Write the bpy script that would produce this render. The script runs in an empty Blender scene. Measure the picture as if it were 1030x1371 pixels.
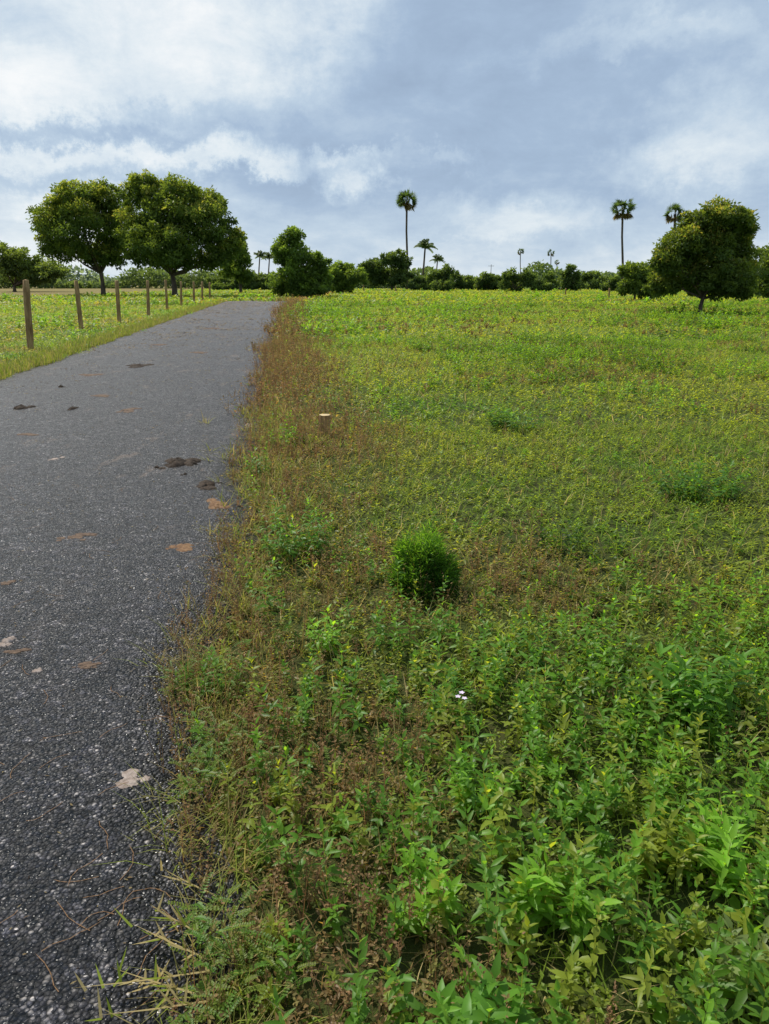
import bpy, math, random
import numpy as np
from mathutils import Vector
rng=np.random.default_rng(7); random.seed(7)
sc=bpy.context.scene; C=sc.collection
PI=math.pi; R=math.radians
# ------------------------------------------------------------------ camera
H0=1.5; F=990.0; PITCH=math.atan(308.5/F)
cp,sp=math.cos(PITCH),math.sin(PITCH)
def ray(px,py):
    a=(px-515)/F; u=(685.5-py)/F
    return np.array([a, cp+u*sp, -sp+u*cp])
def gp(px,py,z=0.0):
    d=ray(px,py); t=(z-H0)/d[2]; return np.array([d[0]*t,d[1]*t,z])
def at(px,py,Y):
    d=ray(px,py); t=Y/d[1]; return np.array([d[0]*t,Y,H0+d[2]*t])
cam=bpy.data.cameras.new('camera'); co=bpy.data.objects.new('camera',cam); C.objects.link(co)
co.location=(0,0,H0); co.rotation_euler=(PI/2-PITCH,0,0)
cam.sensor_fit='VERTICAL'; cam.sensor_height=36; cam.lens=36*F/1371; cam.clip_end=8000; cam.clip_start=.05
sc.camera=co
sc.view_settings.view_transform='Standard'; sc.view_settings.look='None'; sc.view_settings.exposure=0
# ------------------------------------------------------------------ noise in numpy
def vnoise(x,y,seed=0):
    xi=np.floor(x).astype(np.int64); yi=np.floor(y).astype(np.int64); fx=x-xi; fy=y-yi
    fx=fx*fx*(3-2*fx); fy=fy*fy*(3-2*fy)
    def h(a,b):
        n=(a*374761393+b*668265263+seed*982451653)&0x7fffffff
        n=((n^(n>>13))*1274126177)&0x7fffffff
        return ((n^(n>>16))&0xffff)/65535.0
    return (h(xi,yi)*(1-fx)+h(xi+1,yi)*fx)*(1-fy)+(h(xi,yi+1)*(1-fx)+h(xi+1,yi+1)*fx)*fy
def fbm(x,y,s=1.0,seed=0,o=4):
    x=x/s;y=y/s;r=0;a=.5;t=0
    for k in range(o):
        r=r+a*vnoise(x,y,seed+k*17); t+=a; a*=.55; x=x*2.03+11.3; y=y*2.03+5.7
    return r/t
def nrm(v): return v/np.maximum(np.linalg.norm(v,axis=-1,keepdims=True),1e-9)
def sstep(a,b,x):
    t=np.clip((x-a)/(b-a),0,1); return t*t*(3-2*t)
# ------------------------------------------------------------------ mesh buffer
class Buf:
    def __init__(s): s.v=[];s.f=[];s.c=[];s.n=0
    def add(s,V,Fc,Col):
        V=np.asarray(V,float).reshape(-1,3); Fc=np.asarray(Fc,np.int64).reshape(-1,3)
        Col=np.asarray(Col,float)
        if Col.ndim==1: Col=np.tile(Col,(len(V),1))
        s.v.append(V); s.f.append(Fc+s.n); s.c.append(Col); s.n+=len(V)
    def build(s,name,mat,parent=None,origin=(0,0,0),smooth=False):
        V=np.concatenate(s.v)-np.asarray(origin,float); Fc=np.concatenate(s.f); Co=np.concatenate(s.c)
        me=bpy.data.meshes.new(name)
        me.vertices.add(len(V)); me.vertices.foreach_set('co',V.astype(np.float32).ravel())
        me.loops.add(len(Fc)*3); me.loops.foreach_set('vertex_index',Fc.astype(np.int32).ravel())
        me.polygons.add(len(Fc)); me.polygons.foreach_set('loop_start',np.arange(0,len(Fc)*3,3,dtype=np.int32))
        me.update(calc_edges=True)
        a=me.color_attributes.new('Col','FLOAT_COLOR','POINT')
        a.data.foreach_set('color',np.concatenate([np.clip(Co,0,1),np.ones((len(Co),1))],1).astype(np.float32).ravel())
        if smooth: me.polygons.foreach_set('use_smooth',np.ones(len(Fc),bool))
        me.materials.append(mat)
        o=bpy.data.objects.new(name,me); C.objects.link(o)
        if parent: o.parent=parent
        else: o.location=tuple(float(q) for q in origin)
        return o
def thing(name,label,cat,loc,group=None):
    o=bpy.data.objects.new(name,None); C.objects.link(o); o.location=tuple(float(q) for q in loc); o.empty_display_size=.1
    o['label']=label;o['category']=cat
    if group:o['group']=group
    return o
def tag(o,label,cat,group=None,kind=None):
    o['label']=label;o['category']=cat
    if group:o['group']=group
    if kind:o['kind']=kind
    return o
# ------------------------------------------------------------------ node helper
def newmat(name):
    m=bpy.data.materials.new(name); m.use_nodes=True; nt=m.node_tree; nt.nodes.clear(); return m,nt
def N(nt,t,ins=None,**kw):
    n=nt.nodes.new(t)
    for k,v in kw.items(): setattr(n,k,v)
    if ins:
        for k,v in ins.items():
            if isinstance(v,bpy.types.NodeSocket): nt.links.new(v,n.inputs[k])
            else: n.inputs[k].default_value=v
    return n
def math_(nt,op,a,b=0.0,c=None,clamp=False):
    i={0:a,1:b}
    if c is not None:i[2]=c
    n=N(nt,'ShaderNodeMath',i,operation=op); n.use_clamp=clamp; return n.outputs[0]
def mixc(nt,f,a,b,bt='MIX'):
    n=nt.nodes.new('ShaderNodeMix'); n.data_type='RGBA'; n.blend_type=bt
    for idx,v in ((0,f),(6,a),(7,b)):
        if isinstance(v,bpy.types.NodeSocket): nt.links.new(v,n.inputs[idx])
        else: n.inputs[idx].default_value=v if idx==0 else (*v,1)
    return n.outputs[2]
def ramp(nt,f,stops):
    n=nt.nodes.new('ShaderNodeValToRGB'); e=n.color_ramp.elements
    while len(e)<len(stops): e.new(.5)
    for k,(p,c) in enumerate(stops):
        e[k].position=p; e[k].color=(*c,1) if hasattr(c,'__len__') else (c,c,c,1)
    nt.links.new(f,n.inputs[0]); return n.outputs[0]
def noise(nt,vec,scale,detail=4,rough=.55,dist=0):
    return N(nt,'ShaderNodeTexNoise',{'Vector':vec,'Scale':scale,'Detail':detail,'Roughness':rough,'Distortion':dist})
# ------------------------------------------------------------------ materials
def leafmat(name,trans=.4,gloss=.35,spec=.35,tint=(2.3,1.9,.7)):
    m,nt=newmat(name)
    at_=N(nt,'ShaderNodeAttribute',attribute_name='Col').outputs['Color']
    p=N(nt,'ShaderNodeBsdfPrincipled',{'Base Color':at_,'Roughness':gloss,'Specular IOR Level':spec})
    tc=mixc(nt,1.0,at_,tint,'MULTIPLY')
    t=N(nt,'ShaderNodeBsdfTranslucent',{'Color':tc})
    mx=N(nt,'ShaderNodeMixShader',{0:trans,1:p.outputs[0],2:t.outputs[0]})
    N(nt,'ShaderNodeOutputMaterial',{0:mx.outputs[0]})
    return m
LEAF=leafmat('leaf_green',.54,.42,.25)
TREELEAF=leafmat('tree_leaf',.48,.5,.2,(1.9,1.75,.8))
DRY=leafmat('dry_grass',.4,.7,.12,(1.5,1.4,1.0))
def simple(name,c1,c2,scale,rough=.8,bump=.4,stretch=(1,1,1),spec=.3):
    m,nt=newmat(name)
    tc=N(nt,'ShaderNodeTexCoord').outputs['Object']
    mp=N(nt,'ShaderNodeMapping',{'Vector':tc,'Scale':stretch}).outputs[0]
    n=noise(nt,mp,scale,6,.65).outputs['Fac']
    col=mixc(nt,ramp(nt,n,[(.35,0.0),(.65,1.0)]),c1,c2)
    b=N(nt,'ShaderNodeBump',{'Strength':bump,'Distance':.01,'Height':n})
    p=N(nt,'ShaderNodeBsdfPrincipled',{'Base Color':col,'Roughness':rough,'Specular IOR Level':spec,'Normal':b.outputs[0]})
    N(nt,'ShaderNodeOutputMaterial',{0:p.outputs[0]}); return m
BARK=simple('bark',(.05,.036,.025),(.13,.10,.07),6,.9,.8,(1,1,.25))
POST=simple('weathered_post',(.16,.09,.035),(.42,.28,.12),14,.85,.6,(1,1,.2))
CUT=simple('cut_wood',(.45,.33,.16),(.6,.47,.26),30,.8,.3)
STUMPB=simple('stake_bark',(.16,.085,.035),(.48,.30,.12),25,.85,.8,(1,1,.3))
DUNG=simple('dung',(.018,.012,.008),(.07,.045,.028),40,.9,1.0)
DRYDUNG=simple('dried_dung',(.06,.038,.027),(.18,.12,.08),35,.95,.9)
RUST=simple('orange_soil',(.11,.055,.028),(.24,.14,.07),35,.95,.9)
PALE=simple('pale_debris',(.20,.15,.12),(.38,.31,.27),40,.9,.8)
METAL=simple('dark_metal',(.05,.05,.05),(.1,.1,.1),5,.6,.1)
PETAL=simple('petal',(.55,.45,.6),(.7,.6,.7),60,.6,.1)
# asphalt
m,nt=newmat('asphalt'); ASPH=m
tc=N(nt,'ShaderNodeTexCoord').outputs['Object']
wn=noise(nt,tc,60,2).outputs['Color']
tcw=N(nt,'ShaderNodeVectorMath',{0:tc,1:N(nt,'ShaderNodeVectorMath',{0:wn,'Scale':.007},operation='SCALE').outputs[0]},operation='ADD').outputs[0]
v=N(nt,'ShaderNodeTexVoronoi',{'Vector':tcw,'Scale':100.0,'Randomness':1.0})
v2=N(nt,'ShaderNodeTexVoronoi',{'Vector':tcw,'Scale':32.0,'Randomness':1.0})
cell=N(nt,'ShaderNodeSeparateColor',{0:v.outputs['Color']}).outputs[0]
cell2=N(nt,'ShaderNodeSeparateColor',{0:v.outputs['Color']}).outputs[1]
cell3=N(nt,'ShaderNodeSeparateColor',{0:v2.outputs['Color']}).outputs[0]
stone=ramp(nt,cell,[(0,(.004,.004,.006)),(.5,(.011,.011,.015)),(.74,(.032,.031,.038)),(.91,(.09,.083,.084)),(1,(.24,.215,.20))])
edge=ramp(nt,v.outputs['Distance'],[(.35,1.0),(.75,.08)])
col=mixc(nt,1.0,stone,edge,'MULTIPLY')
big=noise(nt,tc,.9,5,.6).outputs['Fac']
mid=noise(nt,tc,7,5,.65).outputs['Fac']
dust=math_(nt,'MULTIPLY',ramp(nt,big,[(.42,0.0),(.65,1.0)]),ramp(nt,mid,[(.4,0.0),(.65,1.0)]))
col=mixc(nt,math_(nt,'MULTIPLY',dust,.14),col,(.06,.047,.045))
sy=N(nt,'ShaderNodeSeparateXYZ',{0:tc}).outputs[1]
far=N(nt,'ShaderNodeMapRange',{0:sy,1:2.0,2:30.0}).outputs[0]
col=mixc(nt,math_(nt,'MULTIPLY',far,.45),col,(.085,.082,.092))  # grey-blue grazing sheen of the distant road, put into the base colour
var=mixc(nt,1.0,ramp(nt,cell3,[(0,.4),(.7,1.0),(1,2.4)]),ramp(nt,mid,[(.3,.55),(.7,1.4)]),'MULTIPLY')
col=mixc(nt,1.0,col,var,'MULTIPLY')
mpd=N(nt,'ShaderNodeMapping',{'Vector':tc,'Scale':(1,.4,1)}).outputs[0]
dn_=noise(nt,mpd,2.8,7,.78).outputs['Fac']
dirt=ramp(nt,math_(nt,'ADD',dn_,math_(nt,'MULTIPLY',N(nt,'ShaderNodeMapRange',{0:sy,1:6.0,2:58.0}).outputs[0],.11)),[(.585,0.0),(.645,1.0)])
dirt=math_(nt,'MULTIPLY',dirt,N(nt,'ShaderNodeMapRange',{0:sy,1:2.5,2:6.0}).outputs[0])
col=mixc(nt,math_(nt,'MULTIPLY',dirt,.7),col,mixc(nt,mid,(.06,.042,.034),(.22,.16,.12)))
hgt=math_(nt,'ADD',math_(nt,'ADD',math_(nt,'MULTIPLY',v.outputs['Distance'],-1.0),math_(nt,'MULTIPLY',cell2,.9)),math_(nt,'MULTIPLY',cell3,.9))
b=N(nt,'ShaderNodeBump',{'Strength':1.0,'Distance':.008,'Height':hgt})
b2=N(nt,'ShaderNodeBump',{'Strength':.5,'Distance':.03,'Height':mid,'Normal':b.outputs[0]})
rg=ramp(nt,cell2,[(0,.26),(1,.85)])
p=N(nt,'ShaderNodeBsdfPrincipled',{'Base Color':col,'Roughness':rg,'Specular IOR Level':.42,'Normal':b2.outputs[0]})
N(nt,'ShaderNodeOutputMaterial',{0:p.outputs[0]})
# ground
m,nt=newmat('field_ground'); GROUND=m
tc=N(nt,'ShaderNodeTexCoord').outputs['Object']
n1=noise(nt,tc,.11,6,.6).outputs['Fac']; n2=noise(nt,tc,1.7,6,.65).outputs['Fac']; n3=noise(nt,tc,24,5,.7).outputs['Fac']
near=mixc(nt,ramp(nt,n2,[(.35,0.0),(.65,1.0)]),(.06,.055,.02),(.055,.085,.018))
near=mixc(nt,ramp(nt,n3,[(.3,0.0),(.7,.7)]),near,(.03,.04,.012))
farc=mixc(nt,ramp(nt,n1,[(.35,0.0),(.65,1.0)]),(.11,.19,.032),(.18,.24,.045))
farc=mixc(nt,ramp(nt,n2,[(.4,0.0),(.7,.6)]),farc,(.10,.15,.028))
sep=N(nt,'ShaderNodeSeparateXYZ',{0:tc})
fy=N(nt,'ShaderNodeMapRange',{0:sep.outputs[1],1:6.0,2:40.0}).outputs[0]
col=mixc(nt,fy,near,farc)
bl=math_(nt,'MULTIPLY',N(nt,'ShaderNodeMapRange',{0:sep.outputs[0],1:-30.0,2:-38.0}).outputs[0],N(nt,'ShaderNodeMapRange',{0:math_(nt,'ADD',sep.outputs[1],math_(nt,'MULTIPLY',n1,20.0)),1:82.0,2:94.0}).outputs[0])
col=mixc(nt,math_(nt,'MULTIPLY',bl,.85),col,mixc(nt,n2,(.17,.12,.045),(.24,.18,.075)))
b=N(nt,'ShaderNodeBump',{'Strength':.8,'Distance':.04,'Height':n3})
p=N(nt,'ShaderNodeBsdfPrincipled',{'Base Color':col,'Roughness':.95,'Specular IOR Level':.1,'Normal':b.outputs[0]})
N(nt,'ShaderNodeOutputMaterial',{0:p.outputs[0]})
# ------------------------------------------------------------------ world
SUN_EL=R(50); SUN_AZ=R(-42)     # azimuth from +Y towards +X
w=bpy.data.worlds.new('World'); sc.world=w; w.use_nodes=True; nt=w.node_tree; nt.nodes.clear()
dirv=N(nt,'ShaderNodeTexCoord').outputs['Generated']
sky=N(nt,'ShaderNodeTexSky',sky_type='NISHITA'); sky.sun_disc=False; sky.sun_elevation=SUN_EL; sky.sun_rotation=SUN_AZ
w1=noise(nt,dirv,5,6,.6).outputs['Color']; w2=noise(nt,dirv,18,8,.72).outputs['Color']
def vsc(v_,s_): return N(nt,'ShaderNodeVectorMath',{0:v_,'Scale':s_},operation='SCALE').outputs[0]
def vadd(a,b_): return N(nt,'ShaderNodeVectorMath',{0:a,1:b_},operation='ADD').outputs[0]
off=vadd(vsc(vadd(w1,(-.5,-.5,-.5)),.18),vsc(vadd(w2,(-.5,-.5,-.5)),.14))
off=N(nt,'ShaderNodeVectorMath',{0:off,1:(1,1,.6)},operation='MULTIPLY').outputs[0]
dv=vadd(dirv,off)
sz=N(nt,'ShaderNodeSeparateXYZ',{0:dirv})
zz=math_(nt,'ADD',math_(nt,'MAXIMUM',sz.outputs[2],0.0),.16)
pv=N(nt,'ShaderNodeCombineXYZ',{0:math_(nt,'DIVIDE',sz.outputs[0],zz),1:math_(nt,'DIVIDE',sz.outputs[1],zz)}).outputs[0]
c1=noise(nt,pv,1.6,9,.62,.4).outputs['Fac']
c2=noise(nt,N(nt,'ShaderNodeMapping',{'Vector':dirv,'Scale':(1,1,1.9)}).outputs[0],8,10,.66,.25).outputs['Fac']
acc=math_(nt,'ADD',math_(nt,'MULTIPLY',math_(nt,'SUBTRACT',c1,.5),.4),math_(nt,'MULTIPLY',math_(nt,'SUBTRACT',c2,.5),.8))
acc=math_(nt,'ADD',acc,.37)
lobes=[(120,70,260,80,.34),(330,20,130,70,.32),(40,120,120,40,.24),(150,208,330,16,.36),(40,290,200,46,.22),(492,246,36,20,.45),(468,205,50,10,.3),(130,255,110,12,.2),
 (360,255,110,34,-.16),(650,130,240,120,-.14),(90,178,180,12,-.26),(1000,160,100,50,.30),(690,288,110,22,.24),(900,215,80,22,.2),(900,62,210,14,.16),(620,215,36,14,.2),(1010,300,160,30,-.05),(420,190,50,30,-.08),(350,225,70,10,.2),(230,160,80,14,-.12)]
for (px,py,rx,ry,wt) in lobes:
    d=nrm(ray(px,py)); sx=F/rx*.75; sz_=F/ry*.75
    dd=N(nt,'ShaderNodeVectorMath',{0:dv,1:tuple(d)},operation='SUBTRACT').outputs[0]
    dd=N(nt,'ShaderNodeVectorMath',{0:dd,1:(sx,sx*.5,sz_)},operation='MULTIPLY').outputs[0]
    ln=N(nt,'ShaderNodeVectorMath',{0:dd},operation='LENGTH').outputs['Value']
    k=N(nt,'ShaderNodeMapRange',{0:ln,1:1.2,2:.1,3:0.0,4:wt},interpolation_type='SMOOTHSTEP').outputs[0]
    acc=math_(nt,'ADD',acc,k)
hz=N(nt,'ShaderNodeMapRange',{0:sz.outputs[2],1:.12,2:-.01,3:0.0,4:.38},interpolation_type='SMOOTHSTEP').outputs[0]
acc=math_(nt,'ADD',acc,hz)
cc=ramp(nt,acc,[(0,(.31,.41,.56)),(.3,(.385,.505,.67)),(.55,(.53,.65,.78)),(.78,(.75,.83,.89)),(1,(.95,.97,.98))])
cc=vsc(cc,10.0)
fin=mixc(nt,.96,sky.outputs[0],cc)
bg=N(nt,'ShaderNodeBackground',{0:fin,1:.1}); N(nt,'ShaderNodeOutputWorld',{0:bg.outputs[0]})
sl=bpy.data.lights.new('sun','SUN'); sl.energy=5.0; sl.angle=R(.6); sl.color=(1,.95,.84)
so=bpy.data.objects.new('sun',sl); C.objects.link(so)
sd=Vector((math.sin(SUN_AZ)*math.cos(SUN_EL),math.cos(SUN_AZ)*math.cos(SUN_EL),math.sin(SUN_EL)))
so.rotation_euler=sd.to_track_quat('Z','Y').to_euler(); so.location=(0,0,30)
# ------------------------------------------------------------------ leaves
TPL={
 'hi':(np.array([0,.3,.3,.3,.68,.68,.68,1.0]),np.array([0,-1,0,1,-.72,0,.72,0]),
       [(0,2,1),(0,3,2),(1,2,5),(1,5,4),(2,3,6),(2,6,5),(4,5,7),(5,6,7)]),
 'kite':(np.array([0,.42,.42,1.0]),np.array([0,-1,1,0]),[(0,3,1),(0,2,3)]),
 'blade':(np.array([0,0,.55,.55,1.0]),np.array([-1,1,-.8,.8,0]),[(0,1,3),(0,3,2),(2,3,4)]),
}
def leaves(buf,P,D,L,W,Col,tpl='kite',bend=.25,fold=.3,roll=None):
    n=len(P)
    if n==0:return
    t,wv,tr=TPL[tpl]; k=len(t); tr=np.array(tr)
    D=nrm(D); L=np.broadcast_to(L,(n,)); W=np.broadcast_to(W,(n,)); bend=np.broadcast_to(bend,(n,))
    S=np.cross(D,np.array([0,0,1.0])); bad=np.linalg.norm(S,axis=1)<1e-3; S[bad]=(1,0,0); S=nrm(S); Nn=np.cross(S,D)
    if roll is not None:
        c,s=np.cos(roll)[:,None],np.sin(roll)[:,None]; S,Nn=S*c+Nn*s,Nn*c-S*s
    V=P[:,None,:]+D[:,None,:]*(t[None,:]*L[:,None])[...,None]+S[:,None,:]*(wv[None,:]*W[:,None])[...,None]\
      +Nn[:,None,:]*(fold*np.abs(wv)[None,:]*W[:,None]*(1 if tpl!='blade' else 0)-bend[:,None]*(t**2)[None,:]*L[:,None])[...,None]
    Fc=tr[None]+(np.arange(n)*k)[:,None,None]
    Cc=np.repeat(Col,k,axis=0)
    buf.add(V.reshape(-1,3),Fc.reshape(-1,3),Cc)
def U(a,b,n): return rng.uniform(a,b,n)
def dirs(az,el): return np.stack([np.cos(az)*np.cos(el),np.sin(az)*np.cos(el),np.sin(el)],-1)
def plants(buf,B,H,nl,LL,LW,Col,tpl='kite',e0=.0,e1=1.0,lean=.3,bend=.3,start=.15,stemw=.0015,stemC=(.08,.09,.03),opp=False,taper=.45,cj=.25):
    n=len(B)
    if n==0:return
    H=np.broadcast_to(H,(n,)); LL=np.broadcast_to(LL,(n,)); LW=np.broadcast_to(LW,(n,))
    la=U(0,2*PI,n); ln=U(0,lean,n); ax=nrm(np.stack([np.cos(la)*ln,np.sin(la)*ln,np.ones(n)],-1)); az0=U(0,2*PI,n)
    if stemw: leaves(buf,B,ax,H,np.full(n,stemw),np.tile(stemC,(n,1)),'blade',0,0)
    for k in range(nl):
        f=start+(1-start)*(k+.5)/nl+U(-.04,.04,n)
        az=az0+((k%2)*PI+(k//2)*PI/2 if opp else k*2.4)+U(-.35,.35,n)
        el=e0+(e1-e0)*np.clip(f,0,1)**2+U(-.3,.3,n)
        s=(1-taper*f)*U(.7,1.2,n)
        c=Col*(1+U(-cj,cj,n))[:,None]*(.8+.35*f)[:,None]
        leaves(buf,B+ax*(H*f)[:,None],dirs(az,el),LL*s,LW*s,c,tpl,U(.1,1,n)*bend*1.6,.3,U(-.5,.5,n))
def branchy(buf,B,H,ns,nl,LL,LW,Col,spread=.5,stemC=(.21,.12,.065),stemw=.0016,tpl='kite'):
    n=len(B)
    for k in range(ns):
        la=U(0,2*PI,n); ln=U(.05,spread,n); ax=nrm(np.stack([np.cos(la)*ln,np.sin(la)*ln,np.ones(n)],-1)); h=H*U(.6,1.1,n)
        leaves(buf,B,ax,h,np.full(n,stemw),np.tile(stemC,(n,1))*U(.6,1.3,n)[:,None],'blade',U(-.1,.2,n),0)
        for j in range(nl):
            f=U(.3,1.05,n); az=U(0,2*PI,n)
            leaves(buf,B+ax*(h*f)[:,None],dirs(az,U(-.2,1.1,n)),LL*U(.6,1.3,n),LW*U(.7,1.2,n),Col*U(.6,1.35,n)[:,None],tpl,.1,.2,U(-1,1,n))
def sprigs(buf,P,D,L,npair,ll,lw,Col):
    n=len(P); D=nrm(D); S=nrm(np.cross(D,np.array([0,0,1.0]))+1e-6)
    leaves(buf,P,D,L,np.full(n,.0012),Col*.7,'blade',.3,0)
    for k in range(npair):
        t=.15+.85*(k+.5)/npair
        Q=P+D*(L*t)[:,None]-np.array([0,0,1.0])*(.3*t*t*L)[:,None]
        for s in (-1,1): leaves(buf,Q,S*s+D*.45+np.array([0,0,.15]),ll*(1-.4*t)*U(.8,1.1,n),lw*U(.8,1.1,n),Col*U(.8,1.2,n)[:,None],'kite',.15,.15)
# ------------------------------------------------------------------ road outline
rp=[(265,1371),(282,1250),(248,1100),(272,1000),(240,930),(262,860),(305,770),(330,690),(312,640),(336,590),(344,520),(358,460),(375,420),(387,404)]
rpw=np.array([gp(*q)[:2] for q in rp]); rpw=rpw[np.argsort(rpw[:,1])]
rpw=np.vstack([[rpw[0,0]+.15,-3],rpw])
lp=[(0,507),(60,488),(150,456),(215,433),(268,415),(300,404)]
lpw=np.array([gp(*q)[:2] for q in lp]); lpw=lpw[np.argsort(lpw[:,1])]
lpw=np.vstack([[lpw[0,0]+.145*15,-3],lpw])
YEND=float(min(rpw[-1,1],lpw[-1,1]))
def xr(y): return np.interp(y,rpw[:,1],rpw[:,0])
def xl(y): return np.interp(y,lpw[:,1],lpw[:,0])
def off_road(x,y,jr=0.0):
    n=(fbm(x*0+3.1,y,.3,5)-.5)*.6+(fbm(x*0+9.1,y,1.6,8)-.5)*.4
    k=np.clip(y/6,.45,1.8)
    return (x>xr(y)+n*k+jr)|(x<xl(y)-n*k)|(y>YEND+(fbm(x,y*0,1.2,3)-.5)*8)
# ground and road
bm=Buf(); S=4000.0
bm.add([(-S,-50,0),(S,-50,0),(S,S,0),(-S,S,0)],[(0,1,2),(0,2,3)],(1,1,1))
g=bm.build('ground',GROUND); g['kind']='structure'; g['label']='flat green field reaching to the horizon'; g['category']='ground'
bm=Buf(); ys=np.concatenate([np.arange(-3,12,.08),np.arange(12,YEND+1.5,.3)]); V=[];
nx=14
for i,y in enumerate(ys):
    a=xl(y)-.05+(fbm(np.array([2.2]),np.array([y]),.5,31)[0]-.5)*.4; b_=xr(y)+.08+(fbm(np.array([5.2]),np.array([y]),.3,33)[0]-.5)*.22
    if i>len(ys)-6: 
        q=(i-(len(ys)-6))/6; a+=q*q*.9; b_-=q*q*.9
    V.append((a,y,-.01))
    for k in range(nx):
        t=k/(nx-1); V.append((a+(b_-a)*t,y,.022+.03*(1-(2*t-1)**2)))
    V.append((b_,y,-.01))
V=np.array(V); wN=nx+2; Fc=[]
for i in range(len(ys)-1):
    for k in range(wN-1):
        a=i*wN+k; Fc+=[(a,a+1,a+wN+1),(a,a+wN+1,a+wN)]
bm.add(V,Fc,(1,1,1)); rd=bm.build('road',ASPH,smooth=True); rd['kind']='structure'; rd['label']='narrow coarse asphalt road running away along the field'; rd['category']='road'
def roadz(x,y):
    t=np.clip((x-xl(y))/(xr(y)-xl(y)),0,1); return .022+.03*(1-(2*t-1)**2)
# ------------------------------------------------------------------ ground cover
YG=np.array((.24,.30,.038)); GR=np.array((.10,.225,.028)); BR=np.array((.265,.155,.08)); ST=np.array((.48,.38,.17)); VG=np.array((.17,.33,.03)); OL=np.array((.22,.185,.06))
def sample(y0,y1,dens):
    n=int(dens*(y1-y0)*2*(.6*y1+1.2)); y=U(y0,y1,n); keep=U(0,1,n)<(.6*y+1.2)/(.6*y1+1.2); y=y[keep]; x=U(-1,1,len(y))*(.6*y+1.2)
    return x,y
def mixa(a,b,t): return a[None]*(1-t[:,None])+b[None]*t[:,None]
def distr(x,y): return x-xr(y)
def brownness(x,y):
    d=distr(x,y); band=sstep(1.9,.3,d+(fbm(x,y,.8,66)-.5)*1.3)*(d>-1)*sstep(3.2,7,y)
    near=sstep(1.0,.3,d+(fbm(x,y,.35,67)-.5)*1.0)*(d>-1)*(1-sstep(3.2,7,y))*.85
    patch=sstep(.50,.68,fbm(x,y,1.7,61))*.6*sstep(2.0,3.5,y)
    return np.clip(np.maximum(np.maximum(band,near),patch),0,1)
def leafiness(x,y):
    n=fbm(x,y,1.1,71); nb=fbm(x,y,5,77)
    a=sstep(.57,.66,n*.7+nb*.3)*.7
    fg=sstep(3.2,2.2,y-.35*np.clip(x,-1,2))*sstep(.2,.6,distr(x,y))
    farb=sstep(24,34,y)*.12
    return np.clip(a+fg+farb+.03,0,1)*(1-.8*brownness(x,y))
def fieldcol(x,y,n):
    t=np.clip(fbm(x,y,3.0,41)*1.8-.6+(fbm(x,y,.5,43)-.5)*.9+U(-.25,.25,n)+.2*(1-sstep(2,6,y)),0,1)
    far=sstep(35,70,y)
    t=np.clip(t+.2*far,0,1)
    c=mixa(YG,GR,t)
    yf=np.clip(sstep(.5,.6,fbm(x*.25,y,9,91))*far*(x>xr(y)),0,1)*.8
    c=c*(1-.12*far)[:,None]
    c=c*(1-yf[:,None])+np.array((.27,.32,.055))*yf[:,None]
    b=brownness(x,y)*(U(0,1,n)<.65)
    inner=distr(x,y)>1.8
    bc=np.where(inner[:,None],OL[None],BR[None])
    return c*(1-b[:,None])+bc*b[:,None]
def tilled(x,y): return (x<-34)&(y>82)
carpet=Buf()
RINGS=[(.85,3.6,540,7,.026,.0072,.06),(3.6,8,360,6,.032,.0095,.05),(8,20,115,5,.052,.016,.055),(20,50,20,5,.11,.033,.08),(50,150,2.9,5,.32,.10,.16)]
for (y0,y1,dn,nl,L,W,Hh) in RINGS:
    x,y=sample(y0,y1,dn); k=off_road(x,y)&~tilled(x,y); x,y=x[k],y[k]; n=len(x)
    plants(carpet,np.stack([x,y,np.zeros(n)],-1),Hh*U(.3,1.4,n)*(.5+fbm(x,y,.5,45)),nl,L*U(.6,1.4,n),W*U(.8,1.2,n),fieldcol(x,y,n),'kite',.0,.8,.6,.2,.1,0,cj=.15)
o=carpet.build('weed_carpet',LEAF); tag(o,'low green and yellowish weeds carpeting the field','weeds',kind='stuff')
# grass blades
gb=Buf()
for (y0,y1,dn,L,W) in [(.85,3.6,850,.11,.0016),(3.6,8,650,.11,.0024),(8,20,190,.13,.004),(20,50,24,.20,.010),(50,100,3.0,.33,.025)]:
    x,y=sample(y0,y1,dn); k=off_road(x,y,-.03)&~tilled(x,y); x,y=x[k],y[k]; n=len(x)
    c=fieldcol(x,y,n); s=U(0,1,n)<.12; c[s]=ST
    leaves(gb,np.stack([x,y,np.zeros(n)],-1),dirs(U(0,2*PI,n),U(.3,1.4,n)),L*U(.5,1.4,n),W*U(.7,1.3,n),c*U(.7,1.3,n)[:,None],'blade',U(0,.6,n),0,U(-1,1,n))
# grass by the left road edge
for (y0,y1,num) in [(9,30,11000),(30,60,8000)]:
    y=U(y0,y1,num); x=xl(y)-np.abs(rng.normal(0,.4,num))+.25*fbm(y,y*0,.7,5); n=num
    c=mixa(ST*.7,YG*.9,np.clip(U(-.1,1.8,n),0,1)); leaves(gb,np.stack([x,y,np.zeros(n)],-1),dirs(U(0,2*PI,n),U(.7,1.5,n)),U(.08,.24,n),np.full(n,.006 if y0<20 else .011),c,'blade',U(0,.5,n),0)
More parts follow.
